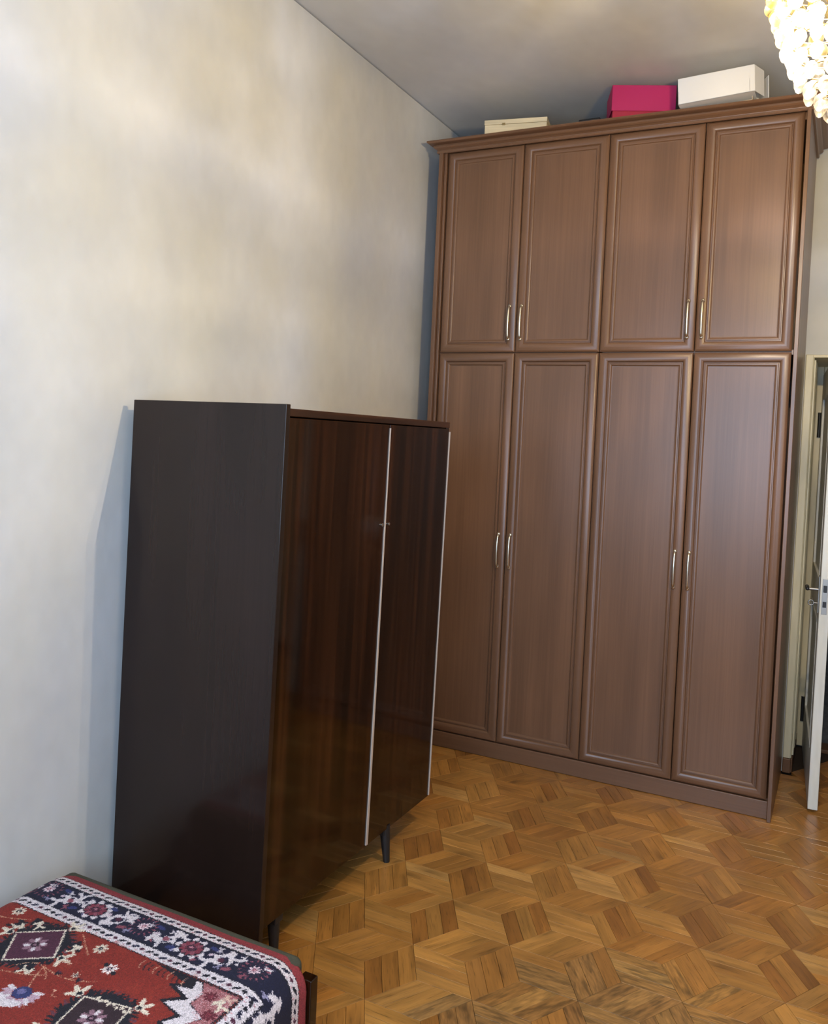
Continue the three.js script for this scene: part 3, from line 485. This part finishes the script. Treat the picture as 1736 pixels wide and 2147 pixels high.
  let g = new THREE.BufferGeometry(); g.setAttribute('position', new THREE.Float32BufferAttribute(pos, 3)); g.setAttribute('uv', new THREE.Float32BufferAttribute(uv, 2)); g.setIndex(idx);
  g.computeVertexNormals();
  const rug = mesh('patterned_rug', g, rugMat);
  rug.userData = { label: 'red and navy oriental rug with white guard stripes draped over the divan', category: 'rug' };
}

// ---------------------------------------------------------------- boxes on top of the wardrobe
const TOP = 3.0015;
{
  const o = thing('flat_box', 'flat cream box, leftmost on top of the wardrobe', 'box', [0.345, TOP, 0.03]); o.rotation.y = 0.17;
  mesh('body', uvBox(bx(0, 0.298, 0, 0.052, -0.19, 0, 0.0015), 0.3, 0.6, 'x'), M.beigeBoard, o);
  mesh('lid', uvBox(bx(-0.002, 0.3, 0.053, 0.075, -0.192, 0.002, 0.0015), 0.3, 0.6, 'x', [0.4, 0]), M.beigeBoard, o);
  mesh('clasp', bx(0.085, 0.1, 0.047, 0.058, 0.001, 0.0045, 0.001), M.brass, o);
}
{
  const o = thing('shoe_box', 'magenta box with a deep lid, on top of the wardrobe', 'box', [0.957, TOP, 0.028]); o.rotation.y = 0.37;
  mesh('body', bx(0.006, 0.276, 0, 0.135, -0.184, -0.006, 0.0015), M.pinkDark, o);
  mesh('lid', merge([bx(0, 0.282, 0.156, 0.159, -0.19, 0, 0.0012), bx(0, 0.282, 0.045, 0.157, -0.0022, 0, 0.0008), bx(0, 0.282, 0.045, 0.157, -0.19, -0.1878, 0.0008), bx(0, 0.0022, 0.045, 0.157, -0.19, 0, 0.0008), bx(0.2798, 0.282, 0.045, 0.157, -0.19, 0, 0.0008)]), M.pink, o);
}
{
  const o = thing('small_case', 'small black case beside the magenta box on the wardrobe', 'case', [0.84, TOP, -0.03]);
  mesh('body', bx(-0.05, 0.05, 0, 0.03, -0.16, 0, 0.006), M.black, o);
  mesh('lid', bx(-0.051, 0.051, 0.031, 0.045, -0.161, 0.001, 0.006), M.black, o);
}
{
  const o = thing('carton', 'white cardboard carton with an open end, tilted on top of the wardrobe', 'box', [1.262, TOP + 0.0035, 0.098]); o.rotation.z = 0.058; o.rotation.y = 0.0;
  const t = 0.003, L = 0.305, hh = 0.111, dd = 0.2;
  mesh('body', merge([bx(0, L, 0, t, -dd, 0, 0.001), bx(0, L, hh - t, hh, -dd, 0, 0.001), bx(0, L, 0, hh, -t, 0, 0.001), bx(0, L, 0, hh, -dd, -dd + t, 0.001), bx(0, t, 0, hh, -dd, 0, 0.001), bx(L - 0.02, L - 0.017, 0, hh, -dd, 0, 0.001)]), M.card, o);
  const flap = (w, h2, rot, pos) => { const g = bx(0, w, 0, h2, -0.0015, 0.0015, 0.0006); const m = mesh('flap', g, M.card, o); m.rotation.set(...rot); m.position.set(...pos); return m; };
  flap(0.085, hh - 0.004, [0, 1.22, 0], [L, 0.002, -0.002]); flap(0.09, hh - 0.012, [0, -1.05, 0], [L, 0.004, -dd + 0.002]);
  const prop = bx(0, 0.06, -0.0165, -0.014, -dd * 0.9, -0.045, 0.001); prop.translate(L - 0.072, 0, 0); mesh('folded_flap', merge([prop, bx(L - 0.015, L - 0.012, -0.0165, 0.001, -dd * 0.9, -0.045, 0.001)]), M.kraft, o);
}

// ---------------------------------------------------------------- chandelier
{
  const cx = 1.905, cz = 1.70;
  const ch = thing('glass_chandelier', 'lit chandelier of frosted glass beads hanging from the ceiling', 'chandelier', [cx, 0, cz]);
  const lathe = (pts, n = 28) => new THREE.LatheGeometry(pts.map((p) => new THREE.Vector2(...p)), n);
  mesh('ceiling_cup', lathe([[0.0, H - 0.001], [0.06, H - 0.001], [0.058, H - 0.012], [0.035, H - 0.04], [0.012, H - 0.05], [0, H - 0.05]]), M.brass, ch);
  const rod = new THREE.CylinderGeometry(0.006, 0.006, H - 0.05 - 2.36, 12); rod.translate(0, (H - 0.05 + 2.36) / 2, 0); mesh('rod', rod, M.brass, ch);
  mesh('crown', lathe([[0.0065, 2.76], [0.03, 2.755], [0.05, 2.742], [0.045, 2.73], [0.0065, 2.725]]), M.brass, ch);
  const tiers = [[2.712, 0.075], [2.680, 0.105], [2.646, 0.126], [2.612, 0.136], [2.578, 0.134], [2.544, 0.121], [2.509, 0.110], [2.474, 0.098], [2.440, 0.083], [2.407, 0.068], [2.374, 0.047], [2.345, 0.026], [2.322, 0.0]];
  const bead = new THREE.SphereGeometry(0.0172, 14, 10), drop = lathe([[0, -0.026], [0.006, -0.023], [0.0125, -0.013], [0.015, -0.003], [0.0125, 0.008], [0.006, 0.014], [0, 0.016]], 14);
  tiers.forEach(([y, r], k) => {
    if (r > 0.02) { const ring = new THREE.TorusGeometry(r - 0.012, 0.0018, 6, 40); ring.rotateX(Math.PI / 2); ring.translate(0, y + 0.012, 0); mesh('hoop', ring, M.brass, ch); }
    const n = Math.max(1, Math.round(2 * Math.PI * r / 0.0415));
    for (let i = 0; i < n; i++) { const a = (i + (k % 2) * 0.5) / n * Math.PI * 2, m = mesh('glass_bead', k > 6 ? drop : bead, k > 6 ? M.bead : M.beadAmber, ch); m.position.set(Math.cos(a) * r, y, Math.sin(a) * r); m.rotation.set(0, -a, 0.15); }
  });
  for (let i = 0; i < 3; i++) {
    const a = i / 3 * Math.PI * 2 + 0.5, x = Math.cos(a) * 0.05, z = Math.sin(a) * 0.05, y = 2.53, r = 0.022;
    const lamp = part('lamp', ch); lamp.position.set(x, y, z);
    const bulb = new THREE.SphereGeometry(r, 18, 14); bulb.scale(1, 1.25, 1); mesh('bulb', bulb, M.bulb, lamp);
    const cap = new THREE.CylinderGeometry(0.012, 0.014, 0.04, 14); cap.translate(0, 0.045, 0); mesh('socket', cap, M.brass, lamp);
    const arm = new THREE.TubeGeometry(new THREE.QuadraticBezierCurve3(new THREE.Vector3(0, 0.062, 0), new THREE.Vector3(-x * 0.2, 0.12, -z * 0.2), new THREE.Vector3(-x, 0.14, -z)), 10, 0.004, 8); mesh('arm', arm, M.brass, lamp);
    const pl = new THREE.PointLight(new THREE.Color().setRGB(1, 0.84, 0.65), 3.05); pl.position.set(0, 0, 0); pl.castShadow = true; pl.shadow.radius = 0.3; lamp.add(pl);
  }
}

renderer.render(scene, camera);
